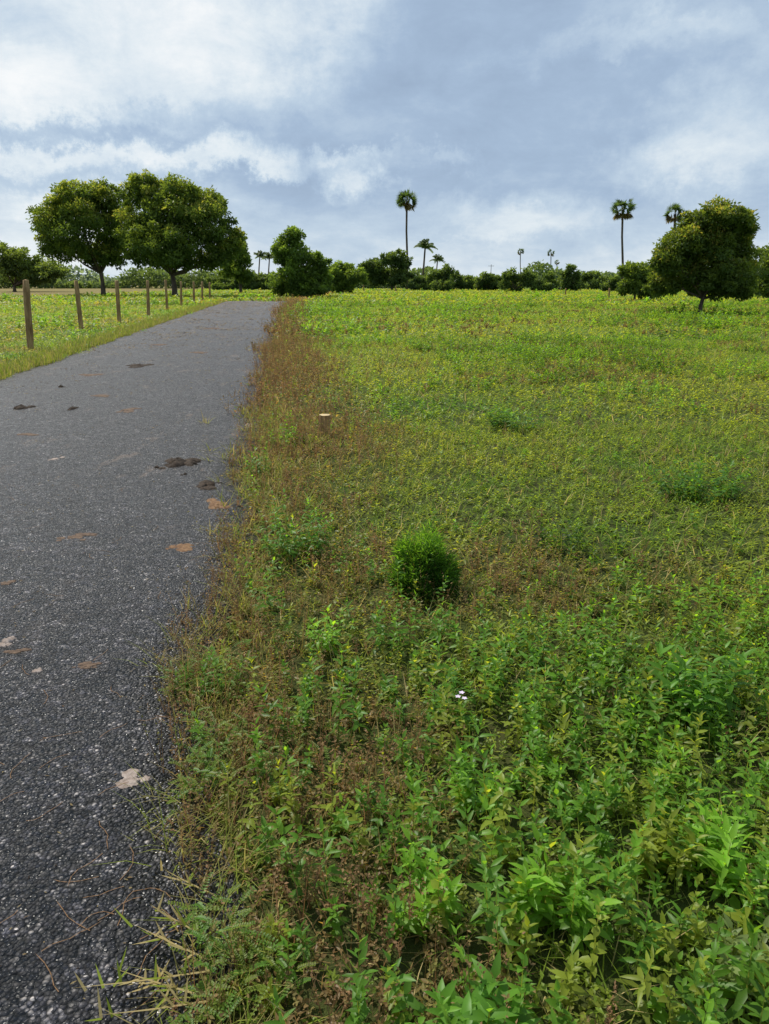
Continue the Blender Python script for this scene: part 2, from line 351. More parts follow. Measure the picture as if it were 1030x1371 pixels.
# wispy grass tufts leaning over the right edge of the road
n=260; ty=U(.95,9,n)**1.0; tx=xr(ty)+rng.normal(.10,.10,n)*np.clip(ty/3,.7,2)
for k in range(16):
    c=mixa(YG,ST*.8,U(0,1,n)); leaves(gb,np.stack([tx+rng.normal(0,.02,n),ty+rng.normal(0,.02,n),np.full(n,.01)],-1),dirs(U(0,2*PI,n),U(.3,1.4,n)),U(.06,.2,n),U(.0012,.0024,n)*np.clip(ty/3,.8,2),c,'blade',U(.1,.7,n),0)
o=gb.build('grass',DRY); tag(o,'thin green and straw grass blades across the field','grass',kind='stuff')
# leafy weeds
lw=Buf()
def weedcol(x,y,n):
    t=np.clip(fbm(x,y,1.5,51)*2-.5+U(-.3,.3,n),0,1)
    c=mixa(VG,GR*.95,t); q=U(0,1,n)<.25; c[q]=YG*.95
    q=fbm(x,y,.9,57)<.40; c[q]*=.78
    return c
SP=[(.85,3.6,215,16,.062,.0105,.19,'hi'),(3.6,8,60,12,.055,.012,.15,'kite'),(8,20,18,12,.08,.02,.18,'kite'),(20,50,3.2,12,.16,.042,.26,'kite'),(50,140,.3,14,.42,.13,.38,'kite')]
for (y0,y1,dn,nl,L,W,Hh,tp) in SP:
    x,y=sample(y0,y1,dn); k=off_road(x,y,.05)&~tilled(x,y); x,y=x[k],y[k]
    k=(U(0,1,len(x))<leafiness(x,y)); x,y=x[k],y[k]; n=len(x)
    plants(lw,np.stack([x,y,np.zeros(n)],-1),Hh*U(.35,1.25,n)*(.6+.8*fbm(x,y,.6,52)),nl,L*U(.5,1.25,n),W*U(.75,1.3,n),weedcol(x,y,n),tp,-.1,1.1,.4,.3,.2,.0018 if y0<8 else .004,(.12,.16,.045),opp=True,taper=.5)
# irregular clumps of the same weeds
for (y0,y1,nc,sg,per,nl,L,W,Hh) in [(3.0,8,85,.11,30,12,.05,.012,.18),(8,20,190,.24,30,12,.075,.02,.28),(20,55,300,.6,20,12,.15,.042,.42)]:
    cx,cy=sample(y0,y1,.5*nc/((y1-y0)*(.6*y1+1.2))*1.3)
    k=distr(cx,cy)>.1; k|=(cx<xl(cy)-1.5)&(U(0,1,len(cx))<.3); k&=fbm(cx,cy,3,111)>.42; cx,cy=cx[k],cy[k]; sz2=U(.3,1.7,len(cx))*sg
    m_=len(cx); i=np.repeat(np.arange(m_),per); n=len(i); x=cx[i]+rng.normal(0,1,n)*sz2[i]*1.5; y=cy[i]+rng.normal(0,1,n)*sz2[i]
    r_=np.hypot((x-cx[i])/1.5,y-cy[i])/sz2[i]; k=off_road(x,y,.0); x,y,r_,i=x[k],y[k],r_[k],i[k]; n=len(x)
    tone=U(.55,1.15,m_)[i]; c=mixa(GR*.75,VG*.9,U(0,1,n))*tone[:,None]
    plants(lw,np.stack([x,y,np.zeros(n)],-1),Hh*U(.6,1.2,n)*U(.5,1.3,m_)[i]*np.clip(1.25-.35*r_,.3,1.3),nl,L*U(.7,1.2,n),W*U(.8,1.2,n),c,'kite',-.1,1.1,.5,.3,.15,.003,(.12,.16,.045),opp=True,taper=.4)
o=lw.build('leafy_weeds',LEAF); tag(o,'patches of taller leafy green weeds in the field','weeds',kind='stuff')
# dry brown branching stems
db=Buf()
for (y0,y1,dn,ns,nl,L,W,Hh,sw) in [(.85,3.6,240,4,10,.011,.003,.24,.001),(3.6,8,125,4,8,.016,.0047,.28,.0014),(8,20,62,4,5,.027,.009,.32,.0025),(20,62,10,4,5,.065,.019,.42,.0065)]:
    x,y=sample(y0,y1,dn); k=off_road(x,y,-.06); x,y=x[k],y[k]
    b=brownness(x,y); k=(U(0,1,len(x))<b**1.3*np.where(distr(x,y)>1.8,.7,1)+.045)&(x>xl(y)); x,y,b=x[k],y[k],b[k]; n=len(x)
    c=mixa(BR,np.array((.19,.19,.05)),U(0,1,n)**1.5) 
    branchy(db,np.stack([x,y,np.zeros(n)],-1),Hh*U(.35,1.25,n)*np.where(distr(x,y)>1.8,.4,.5+.5*b),ns,nl,L,W,c,.6,stemw=sw)
o=db.build('dry_weed_stems',DRY); tag(o,'brown seeding weed stems along the road edge and in the field','dry weeds',kind='stuff')
# feathery sprigs at the near verge
fs=Buf(); n=480
y=U(.9,3.0,n); x=xr(y)+np.abs(rng.normal(0,.2,n))-.03; k=(fbm(x,y,.4,88)>.5); x,y=x[k],y[k]; n=len(x)
for q in range(3):
    sprigs(fs,np.stack([x,y,U(.02,.09,n)],-1),dirs(U(0,2*PI,n),U(.1,.9,n)),U(.04,.09,n),8,.011,.003,mixa(GR,YG*.8,U(0,.9,n)))
o=fs.build('feathery_weeds',LEAF); tag(o,'feathery small leaved weeds at the near road edge','weeds',kind='stuff')
# ------------------------------------------------------------------ single plants in the field
def leafy(px,py,wpx,hpx,label,nst=14,L=.06,W=.013,col=VG,name='leafy_plant',nl=14,tpl='hi'):
    b=gp(px,py); dep=b[1]*cp+H0*sp; wd=wpx/F*dep; h=hpx/F*dep*1.05
    t=thing(name,label,'plant',b)
    lb=Buf(); st=Buf(); n=nst
    r=wd*.5*np.sqrt(U(0,1,n)); a=U(0,2*PI,n)
    B=np.stack([b[0]+r*.5*np.cos(a),b[1]+r*.5*np.sin(a),np.zeros(n)],-1)
    hh=h*U(.5,1.05,n)
    top=np.stack([b[0]+r*np.cos(a),b[1]+r*np.sin(a),hh],-1); ax=top-B; ln=np.linalg.norm(ax,axis=1); ax=nrm(ax)
    for s in (0,PI/2): leaves(st,B,ax,ln,np.full(n,.002),np.tile((.12,.16,.045),(n,1)),'blade',0,0,np.full(n,s))
    for k in range(nl):
        f=.2+.8*(k+.6)/nl; az=a+(k%2)*PI+(k//2)*PI/2+U(-.4,.4,n); el=-.1+1.1*f*f+U(-.25,.25,n); s=(1-.45*f)*U(.6,1.25,n)
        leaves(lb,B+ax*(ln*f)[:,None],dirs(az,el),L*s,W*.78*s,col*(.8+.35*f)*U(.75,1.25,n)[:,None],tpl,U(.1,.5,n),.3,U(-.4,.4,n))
    lb.build('foliage',LEAF,t,b); st.build('stem',LEAF,t,b)
leafy(390,745,135,75,'medium green leafy weed clump on the verge left of the feathery bush',34,.06,.014,GR*1.05)
leafy(350,640,50,40,'small leafy weed at the road edge just past the dung lumps',14,.06,.014,GR)
leafy(436,870,62,50,'bright young weed with pointed leaves below the verge clump',7,.06,.015,VG*1.2)
leafy(690,575,95,30,'dark leafy weed patch in the mid field right of the wooden stake',34,.07,.02,GR*.9)
leafy(935,665,150,42,'wide dark green weed patch near the right picture edge in the mid field',50,.07,.019,GR*.85)
leafy(925,960,130,90,'lush long leaved weed on the right above the foreground leaves',16,.1,.022,GR*1.05)
leafy(560,1225,110,80,'upright leafy weed in the foreground with pale green tips, left of centre bottom',10,.072,.016,VG*1.05)
leafy(740,1250,130,100,'foreground leafy weed with broad pointed leaves, bottom centre right',12,.078,.017,VG)
leafy(965,1180,120,110,'tall bright leaved weed at the lower right edge',12,.078,.016,VG*1.15)
leafy(640,1400,120,100,'large leaved weed at the very bottom of the view, centre right',10,.085,.021,GR*1.1)
leafy(1000,1330,100,70,'pale jagged leaved weed in the bottom right corner',10,.065,.016,np.array((.18,.24,.08)))
leafy(275,930,80,50,'leafy weed leaning over the asphalt beside the pale paper scraps',12,.05,.012,GR)
leafy(870,1170,110,80,'leafy weed beside the tall bright weed at lower right',10,.07,.015,YG*.8)
leafy(640,1090,100,60,'small leafy weed below the pale flower',10,.055,.013,VG)
# feathery bush
b=gp(567,792); t=thing('feathery_bush','bright fine leaved bushy plant standing alone in the near field','bush',b)
lb=Buf()
for (dx,dy,rr,hh,n) in [(0,0,.09,.25,2000),(-.08,.02,.07,.29,1200),(.07,.03,.08,.22,1300),(.10,-.05,.07,.14,800),(-.05,-.07,.08,.17,1100),(-.12,-.03,.05,.16,500),(.02,.09,.09,.31,900),(.13,.04,.05,.15,400),(-.02,-.12,.07,.09,500),(.04,.0,.04,.33,300)]:
    a=U(0,2*PI,n); r=rr*np.sqrt(U(0,1,n))*(.6+.9*fbm(a*1.3+dx*50,a*0,1,15)); z=U(.05,1,n)**.7*hh*np.sqrt(np.clip(1-(r/(rr*1.35))**2,.05,1))*(.6+.8*fbm(a*2,r*9,1,15))
    P=np.stack([b[0]+dx+r*np.cos(a)*(.5+.5*z/hh),b[1]+dy+r*np.sin(a)*(.5+.5*z/hh),z],-1)
    D=np.stack([dx*2+np.cos(a)*r/rr*.7+U(-.8,.8,n),dy*2+np.sin(a)*r/rr*.7+U(-.8,.8,n),U(.1,1.3,n)],-1)
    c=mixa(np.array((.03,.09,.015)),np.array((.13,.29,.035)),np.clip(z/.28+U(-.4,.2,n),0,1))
    leaves(lb,P,D,U(.018,.065,n),U(.0012,.0035,n),c,'kite',.2,.2,U(-2,2,n))
lb.build('foliage',LEAF,t,b)
sb=Buf(); n=40; a=U(0,2*PI,n); ln=U(.1,.8,n)
leaves(sb,np.tile(b,(n,1)),np.stack([np.cos(a)*ln,np.sin(a)*ln,np.ones(n)],-1),U(.18,.34,n),np.full(n,.002),np.tile((.1,.12,.03),(n,1)),'blade',0,0); sb.build('stem',LEAF,t,b)
# pale flower
b=gp(615,985); t=thing('wild_flower','small pale pink white flower among the near green weeds','flower',b)
sb=Buf(); leaves(sb,b[None],np.array([[0.02,-.02,1.0]]),np.array([.17]),np.array([.0018]),np.array([[.08,.14,.03]]),'blade',0,0)
leaves(sb,np.tile(b+[0,0,.05],(3,1)),dirs(np.array([0.3,2.4,4.5]),np.full(3,.5)),np.full(3,.05),np.full(3,.01),np.tile(GR,(3,1)),'hi'); sb.build('stem',LEAF,t,b)
for cx,cz in ((0,.17),(-.012,.155),(.01,.148)):
    pb=Buf(); n=5; leaves(pb,np.tile(b+[cx+.003,-.003,cz],(n,1)),dirs(np.arange(n)*2*PI/n+cx*90,np.full(n,.35)),np.full(n,.011),np.full(n,.0045),np.ones((n,3)),'hi',.2,.2); pb.build('petals',PETAL,t,b)
# dry grass runner lying on the asphalt, bottom left
b=gp(165,1300,.045); t=thing('grass_runner','pale grass runner sprawling over the asphalt at bottom left','grass',b)
rb=Buf()
def seg(p0,p1,wd,colr): 
    d=np.array(p1)-np.array(p0); leaves(rb,np.array([p0]),d[None],np.array([np.linalg.norm(d)]),np.array([wd]),np.array([colr]),'blade',-.05,0)
for (a0,a1) in [((280,1285),(175,1240)),((280,1300),(95,1330)),((260,1330),(150,1300)),((290,1262),(200,1215)),((280,1340),(130,1365)),((290,1200),(215,1165))]:
    p0=gp(*a0,.055);p1=gp(*a1,.06); seg(p0,p1,.0024,ST*.9)
    for q in range(11):
        m=p0+(p1-p0)*random.uniform(.15,1); e=m+np.array([random.uniform(-.06,.03),random.uniform(-.04,.05),random.uniform(.01,.04)]); seg(m,e,.003,YG*1.0 if q%2 else ST)
rb.build('blades',DRY,t,b)
# ------------------------------------------------------------------ tubes
def tube(buf,pts_,rad,ns=7,col=(1,1,1),jit=0.0,cap=True):
    pts_=np.array(pts_,float); m=len(pts_); V=[]
    for i in range(m):
        d=pts_[min(i+1,m-1)]-pts_[max(i-1,0)]; d=d/max(np.linalg.norm(d),1e-9)
        u=np.cross(d,(0,1.0,0.03)); u/=max(np.linalg.norm(u),1e-6); v_=np.cross(d,u)
        for k in range(ns):
            a=2*PI*k/ns; r=rad[i]*(1+random.uniform(-jit,jit)); V.append(pts_[i]+r*(u*math.cos(a)+v_*math.sin(a)))
    Fc=[]
    for i in range(m-1):
        for k in range(ns):
            a=i*ns+k;b_=i*ns+(k+1)%ns; Fc+=[(a,b_,b_+ns),(a,b_+ns,a+ns)]
    if cap:
        V.append(pts_[-1]); V.append(pts_[0])
        for k in range(ns): Fc+=[((m-1)*ns+k,(m-1)*ns+(k+1)%ns,m*ns),((k+1)%ns,k,m*ns+1)]
    buf.add(np.array(V),Fc,col)
# ------------------------------------------------------------------ trees
def crown(buf,lobes_m,nleaf,ls,c_lo,c_hi,flower=None,sub=22,core=.3):
    """lobes_m: (x,y,z,rx,ry,rz). leaf faces gathered in many small clumps on and in each lobe, plus a looser core."""
    vol=np.array([l[3]*l[5] for l in lobes_m]); cnt=(nleaf*vol/vol.sum()).astype(int)
    for (x,y,z,rx,ry,rz),n in zip(lobes_m,cnt):
        ncl=max(6,sub); d=nrm(rng.normal(0,1,(ncl,3))); rr=U(.4,1.14,ncl)[:,None]
        cc=np.array([x,y,z])+d*rr*np.array([rx,ry,rz]); cr=U(.09,.32,ncl)*(rx+rz)*.5
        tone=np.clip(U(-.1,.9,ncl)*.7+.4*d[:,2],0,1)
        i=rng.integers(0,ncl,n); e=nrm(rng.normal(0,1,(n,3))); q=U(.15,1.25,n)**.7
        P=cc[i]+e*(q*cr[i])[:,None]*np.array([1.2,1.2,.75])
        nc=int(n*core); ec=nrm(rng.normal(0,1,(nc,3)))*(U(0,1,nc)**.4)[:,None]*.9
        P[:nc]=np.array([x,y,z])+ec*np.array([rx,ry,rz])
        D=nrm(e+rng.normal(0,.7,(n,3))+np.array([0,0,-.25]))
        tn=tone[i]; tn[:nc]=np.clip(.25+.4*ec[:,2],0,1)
        c=mixa(c_lo,c_hi,np.clip(tn+U(-.2,.2,n)+.25*e[:,2],0,1))  # upper leaves yellower: new growth, plus sunlight on the crown put into the colour
        if flower is not None:
            k=(U(0,1,n)<.3)&(tn>.5); c[k]=flower
        leaves(buf,P,D,ls*U(.6,1.4,n),ls*.24*U(.8,1.3,n),c,'kite',.2,.2,U(-2,2,n))
def tree(name,label,cat,px,Y,lobes_px,nleaf,ls,c_lo,c_hi,group=None,trunk_r=.25,fork=None,flower=None,sub=22,dscale=.8,core=.3):
    b=at(px,377,Y); b[2]=0
    s=(Y*cp+H0*sp)/F
    L=[]
    for (lx,ly,rx,ry) in lobes_px:
        p=at(lx,ly,Y); L.append((p[0],Y+random.uniform(-.7,.7)*rx*s*dscale*1.2,max(p[2],ry*s*.4),rx*s*.95,rx*s*dscale,ry*s*.95))
    t=thing(name,label,cat,b,group)
    tb=Buf()
    fz=fork if fork else .25*max(l[2] for l in L)
    top=b+np.array([random.uniform(-.1,.1)*fz,0,fz])
    mid_=b*.5+top*.5+np.array([random.uniform(-.08,.08)*fz,0,0])
    tube(tb,[b-[0,0,.1],b+[0,0,.15*fz],mid_,top],[trunk_r*1.5,trunk_r*1.1,trunk_r*.9,trunk_r*.8],8,jit=.08)
    for l in L:
        e=np.array([l[0],l[1],l[2]+l[5]*.3]); m1=top+(e-top)*.4+np.array([0,0,-.06*np.linalg.norm(e-top)])+rng.normal(0,.05,3)*np.linalg.norm(e-top)
        tube(tb,[top-[0,0,.1*fz],m1,e],[trunk_r*.6,trunk_r*.38,trunk_r*.1],6,jit=.08)
        for q in range(5):
            d=nrm(rng.normal(0,1,3))*np.array([l[3],l[4],l[5]])*.85; st_=m1+(e-m1)*random.uniform(0.1,1)
            tube(tb,[st_,(st_+e+d)/2+rng.normal(0,.05,3)*l[3],e+d],[trunk_r*.2,trunk_r*.12,trunk_r*.04],5)
    tb.build('trunk',BARK,t,b,smooth=True)
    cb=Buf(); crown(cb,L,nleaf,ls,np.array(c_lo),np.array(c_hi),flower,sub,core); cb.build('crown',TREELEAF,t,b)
    return t
CL=(.07,.115,.024); CH=(.21,.27,.043); FL=np.array((.33,.33,.07))
A=[(78,285,30,24),(58,303,14,20),(108,262,34,18),(143,268,28,20),(112,298,46,32),(72,325,22,16),(156,308,26,38),(110,336,44,16),(145,344,26,14),(80,273,20,14),(128,250,14,10)]
B_=[(186,256,26,22),(198,241,14,9),(222,248,18,10),(247,260,34,16),(276,266,24,18),(225,290,48,32),(280,300,36,32),(300,335,24,20),(188,315,28,34),(240,326,48,26),(275,348,32,14),(205,343,32,14),(314,322,14,18),(235,350,30,10),(290,280,14,12)]
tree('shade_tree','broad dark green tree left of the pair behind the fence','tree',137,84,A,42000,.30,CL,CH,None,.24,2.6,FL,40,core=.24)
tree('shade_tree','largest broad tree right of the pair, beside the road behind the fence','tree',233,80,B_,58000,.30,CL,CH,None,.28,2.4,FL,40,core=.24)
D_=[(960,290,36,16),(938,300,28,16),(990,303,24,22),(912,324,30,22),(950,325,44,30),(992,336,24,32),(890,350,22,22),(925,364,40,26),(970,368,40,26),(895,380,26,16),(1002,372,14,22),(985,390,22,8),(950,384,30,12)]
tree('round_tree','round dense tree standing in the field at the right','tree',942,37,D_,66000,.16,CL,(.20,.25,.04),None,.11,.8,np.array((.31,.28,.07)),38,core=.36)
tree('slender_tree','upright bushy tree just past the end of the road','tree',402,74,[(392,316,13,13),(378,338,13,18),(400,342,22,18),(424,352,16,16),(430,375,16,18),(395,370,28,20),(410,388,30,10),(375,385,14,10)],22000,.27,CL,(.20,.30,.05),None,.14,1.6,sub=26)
LO2=(.07,.11,.035); HI2=(.18,.24,.05)
tree('bushy_tree','dark low tree mass at the far left edge behind the fence','tree',18,120,[(8,345,20,18),(30,352,24,18),(55,356,26,14),(75,362,20,12),(20,368,30,12),(55,370,30,10)],14000,.42,LO2,HI2,None,.25,1.0)
tree('bushy_tree','light green tree showing behind the right side of the largest tree','tree',322,100,[(318,325,11,12),(325,345,13,18),(310,360,18,16),(330,368,12,10)],8000,.33,CL,(.23,.31,.055),None,.2,2)
tree('bushy_tree','small dark tree at the far right picture edge','tree',1035,58,[(1030,355,20,18),(1045,345,26,26),(1028,380,20,20),(1050,385,24,20)],10000,.26,CL,(.18,.24,.04),None,.16,1.2)
tree('bushy_tree','low green bush touching the left side of the round field tree','bush',852,60,[(850,362,18,12),(868,372,20,16),(845,382,20,12),(872,390,20,8)],11000,.23,CL,(.21,.28,.045),None,.1,.7)
tree('bushy_tree','tree with a lifted dark crown left of the tallest palm','tree',525,130,[(498,358,18,13),(526,347,18,11),(540,352,10,9),(512,368,24,13),(535,370,16,12)],12000,.42,(.05,.085,.03),(.14,.20,.045),None,.22,2)
tree('bushy_tree','light green low shrubs right of the slender tree','bush',458,95,[(448,368,16,14),(462,360,14,10),(475,370,18,12),(455,384,24,8)],10000,.3,CL,(.24,.34,.06),None,.12,1)
# hedgerow bushes
def bush(px,w,topy,Y,label,group,name='hedgerow_bush',lo=(.055,.09,.032),hi=(.17,.24,.055)):
    base=377+H0*F/Y; h=base-topy; L=[]
    for k in range(6):
        L.append((px+random.uniform(-.42,.42)*w,topy+h*random.uniform(.3,.85),w*random.uniform(.12,.26),h*random.uniform(.14,.26)))
    L.append((px+random.uniform(-.2,.2)*w,topy+h*.3,w*.22,h*.26)); L.append((px,topy+h*.78,w*.45,h*.24))
    tree(name,label,'bush',px,Y,L,4200,.0033*Y,lo,hi,group,.1,.5,sub=12)
gx=[(566,40,368),(592,42,352),(618,36,364),(646,30,370),(655,42,363),(690,50,358),(722,34,369),(741,30,364),(768,32,352),(795,44,361),(822,30,370)]
for px,w_,ty in gx: bush(px,w_,ty,random.uniform(112,140),'dark rounded bush in the hedgerow between the tallest palm and the round tree','bushes in the far hedgerow')
for px,w_,ty in [(335,44,360),(362,34,366),(300,40,366)]: bush(px,w_,ty,135,'low dark bush behind the end of the road, under the two far coconut palms','low bushes beyond the road end')
bush(985,60,372,95,'low dark bush seen behind the right side of the round tree',None)
# far treeline (mass)
fb_=Buf(); n=36000; x=U(-150,160,n); hN=.5+np.clip(fbm(x,x*0,9,3)*3.0-1.05,0,1.4)*5.2+2.0*fbm(x,x*0,2.0,9)
z=U(0,1,n)**.8*hN*.72; y=175+U(-4,4,n)+8*fbm(x,x*0,20,5)
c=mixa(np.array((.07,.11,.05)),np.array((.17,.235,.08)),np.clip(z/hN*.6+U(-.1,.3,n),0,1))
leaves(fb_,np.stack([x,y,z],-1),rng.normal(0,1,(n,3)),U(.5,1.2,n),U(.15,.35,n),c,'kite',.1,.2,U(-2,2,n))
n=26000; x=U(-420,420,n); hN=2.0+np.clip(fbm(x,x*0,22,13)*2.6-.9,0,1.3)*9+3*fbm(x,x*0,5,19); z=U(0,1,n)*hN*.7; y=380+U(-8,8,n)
c=mixa(np.array((.12,.17,.14)),np.array((.19,.25,.19)),U(0,1,n)); leaves(fb_,np.stack([x,y,z],-1),rng.normal(0,1,(n,3)),U(1.4,2.6,n),U(.45,.8,n),c,'kite',.1,.2,U(-2,2,n))  # farthest row: distance haze put into the leaf colour as a pale bluish green
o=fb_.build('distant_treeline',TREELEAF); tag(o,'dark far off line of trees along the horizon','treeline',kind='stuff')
# ------------------------------------------------------------------ palms
def palmyra(px,topy,crpx,Y,label,lean=0,group=None,nf=34):
    b=at(px,377,Y); b[2]=0; s=(Y*cp)/F; r=crpx*s; top=at(px,topy+crpx,Y); top[0]+=lean
    t=thing('palmyra_palm',label,'palm tree',b,group)
    tb=Buf(); tr=max(.2,r*.085)
    tube(tb,[b-[0,0,.2],b*.66+top*.34+[r*.04,0,0],b*.33+top*.67-[r*.03,0,0],top],[tr*1.3,tr*.95,tr*.85,tr*.9],8,jit=.05)
    tb.build('trunk',BARK,t,b,smooth=True)
    cb=Buf()
    for k in range(nf):
        el=math.asin(random.uniform(-.75,1)); az=random.uniform(0,2*PI); d=np.array([math.cos(az)*math.cos(el),math.sin(az)*math.cos(el),math.sin(el)])
        pl=r*random.uniform(.42,.66); q=top+d*pl
        leaves(cb,top[None],d[None],np.array([pl]),np.array([r*.018]),np.array([[.07,.08,.03]]),'blade',0,0)
        u=np.cross(d,rng.normal(0,1,3)); u/=np.linalg.norm(u); nb=13; an=np.linspace(-1.9,1.9,nb)
        DD=np.cos(an)[:,None]*d+np.sin(an)[:,None]*u
        colr=np.array((.07,.115,.038)) if el>-.35 else np.array((.12,.095,.045))
        leaves(cb,np.tile(q,(nb,1)),DD,r*U(.32,.46,nb),np.full(nb,r*.042),np.tile(colr,(nb,1))*U(.6,1.4,nb)[:,None],'kite',.25,.2)
    cb.build('crown',TREELEAF,t,b)
palmyra(545,252,17,140,'tallest palmyra palm with a bare trunk left of centre on the horizon',nf=44)
palmyra(834,262,18.5,130,'tall palmyra palm with a bare trunk left of the round field tree',nf=38)
palmyra(904,271,15.5,110,'palmyra palm whose trunk is hidden behind the round field tree',nf=40)
palmyra(697,331,6,330,'tiny distant palmyra palm, left of the two far ones above the hedgerow',nf=26)
palmyra(738,333,6,320,'tiny distant palmyra palm, right of the two far ones above the hedgerow',nf=26)
palmyra(746,347,4.5,380,'smallest far palmyra palm just right of its taller neighbour',nf=18)
def coconut(px,topy,crpx,Y,label,nf=30):
    b=at(px,377,Y); b[2]=0; s=Y*cp/F; r=crpx*s; top=at(px+crpx*.1,topy+crpx*.85,Y)
    t=thing('coconut_palm',label,'palm tree',b); tb=Buf(); tr=.22*r/2.6
    tube(tb,[b-[0,0,.2],b*.6+top*.4+[-.25,0,0],top],[tr*1.4,tr,tr*.8],7); tb.build('trunk',BARK,t,b,smooth=True)
    cb=Buf()
    for k in range(nf):
        az=k*2.4+random.uniform(-.3,.3); el=random.uniform(-.1,1.5); fl=r*random.uniform(.9,1.15); m=12
        h=np.array([math.cos(az),math.sin(az),0]); tt=np.linspace(0.05,1,m)
        Q=top+h*(math.cos(el)*fl*tt)[:,None]+np.array([0,0,1])*((math.sin(el)*tt-.4*tt**2.2)*fl)[:,None]
        tube(cb,Q,np.linspace(.035,.01,m)*r/2.6,4,(.06,.08,.02),cap=False)
        sd_=np.cross(h,(0,0,1))
        for sg in (-1,1):
            for o_ in (0,.5):
                Qm=Q[:-1]*(1-o_)+Q[1:]*o_
                leaves(cb,Qm,sd_*sg*.8+h*.5+np.array([0,0,-.55])+rng.normal(0,.1,(m-1,3)),r*.34*(1-.5*tt[:-1]),np.full(m-1,r*.034),np.tile((.11,.155,.045),(m-1,1))*U(.7,1.4,m-1)[:,None],'kite',.2,.1)
    cb.build('crown',TREELEAF,t,b)
coconut(568,316,16,170,'coconut palm right of the tallest palmyra palm')
coconut(585,338,11,210,'smaller coconut palm just right of the larger coconut palm')
coconut(347,333,11,230,'left one of two far coconut palms beyond the road end')
coconut(360,335,11,240,'right one of two far coconut palms beyond the road end')
# ------------------------------------------------------------------ fence posts
def post(px,py,topy,wm,label,group,lean=(0,0),mat=POST):
    b=gp(px,py); h=at(px,topy,b[1])[2]; bf=Buf()
    ns=8; V=[]; lv=7
    tw=random.uniform(-.3,.3)
    for i in range(lv+1):
        f=i/lv; z=-.1+(h+.1)*f; sc_=1+random.uniform(-.06,.06)-.08*f
        if i==lv: sc_*=.82
        for k in range(ns):
            a=2*PI*k/ns+PI/8+tw; r=wm*.54*sc_*(1+random.uniform(-.07,.07))
            V.append((b[0]+r*math.cos(a)+lean[0]*f,b[1]+r*math.sin(a)*.8+lean[1]*f,z+(random.uniform(-.02,.02) if i==lv else 0)))
    V.append((b[0]+lean[0],b[1]+lean[1],h+.015)); Fc=[]
    for i in range(lv):
        for k in range(ns):
            a=i*ns+k;c_=i*ns+(k+1)%ns;Fc+=[(a,c_,c_+ns),(a,c_+ns,a+ns)]
    for k in range(ns):Fc.append((lv*ns+k,lv*ns+(k+1)%ns,(lv+1)*ns))
    bf.add(V,Fc,(1,1,1)); o=bf.build('fence_post',mat,origin=b); tag(o,label,'post',group)
names=['nearest','second nearest','third nearest','fourth nearest','fifth nearest','sixth nearest','seventh nearest','eighth nearest','farthest']
for i,(px,py,ty,lx) in enumerate([(41,469,375,.11),(109,441,376,.02),(160,433,376,.06),(199,424,376,.1),(224,415,375,.05),(243,411,377,.1),(260,407,377,.08),(271,404,377,.1),(281,402,378,.1)]):
    post(px,py,ty,.145 if i<6 else .16,'weathered brown fence post left of the road, %s of the row'%names[i],'fence posts along the left of the road',(lx,0))
post(530,392,383,.2,'small far post standing in the field below the tallest palm','posts far out in the field')
post(487,391,381,.2,'small far post in the field below the light shrubs','posts far out in the field')
post(757,397,386,.16,'thin far post in the field below the hedgerow, right of centre','posts far out in the field')
post(815,401,386,.16,'dark far post in the field below the second tallest palm','posts far out in the field')
post(985,406,392,.12,'thin far post right of the round tree trunk','posts far out in the field')
# stake
b=gp(434,584); t=thing('wooden_stake','short sawn wooden stake standing up in the grass beside the road','stake',b)
h=.215; r0=.06; bf=Buf(); ns=14; V=[];lv=6; rr=[1+random.uniform(-.08,.08) for _ in range(ns)]
for i in range(lv+1):
    f=i/lv
    for k in range(ns):
        a=2*PI*k/ns; r=r0*rr[k]*(1.06-.08*f+random.uniform(-.025,.025)); V.append((b[0]+r*math.cos(a)+.012*f,b[1]+r*math.sin(a),-.03+(h+.03)*f))
Fc=[]
for i in range(lv):
    for k in range(ns):
        a=i*ns+k;c_=i*ns+(k+1)%ns;Fc+=[(a,c_,c_+ns),(a,c_+ns,a+ns)]
bf.add(V,Fc,(1,1,1)); bf.build('bark',STUMPB,t,b,smooth=True)
bf=Buf(); V=[V[lv*ns+k] for k in range(ns)]; V=[(b[0]+.012+(v_[0]-b[0]-.012)*.96,b[1]+(v_[1]-b[1])*.96,h+.004) for v_ in V]+[(b[0]+.012,b[1],h+.007)]
bf.add(V,[(k,(k+1)%ns,ns) for k in range(ns)],(1,1,1)); bf.build('cut_top',CUT,t,b)
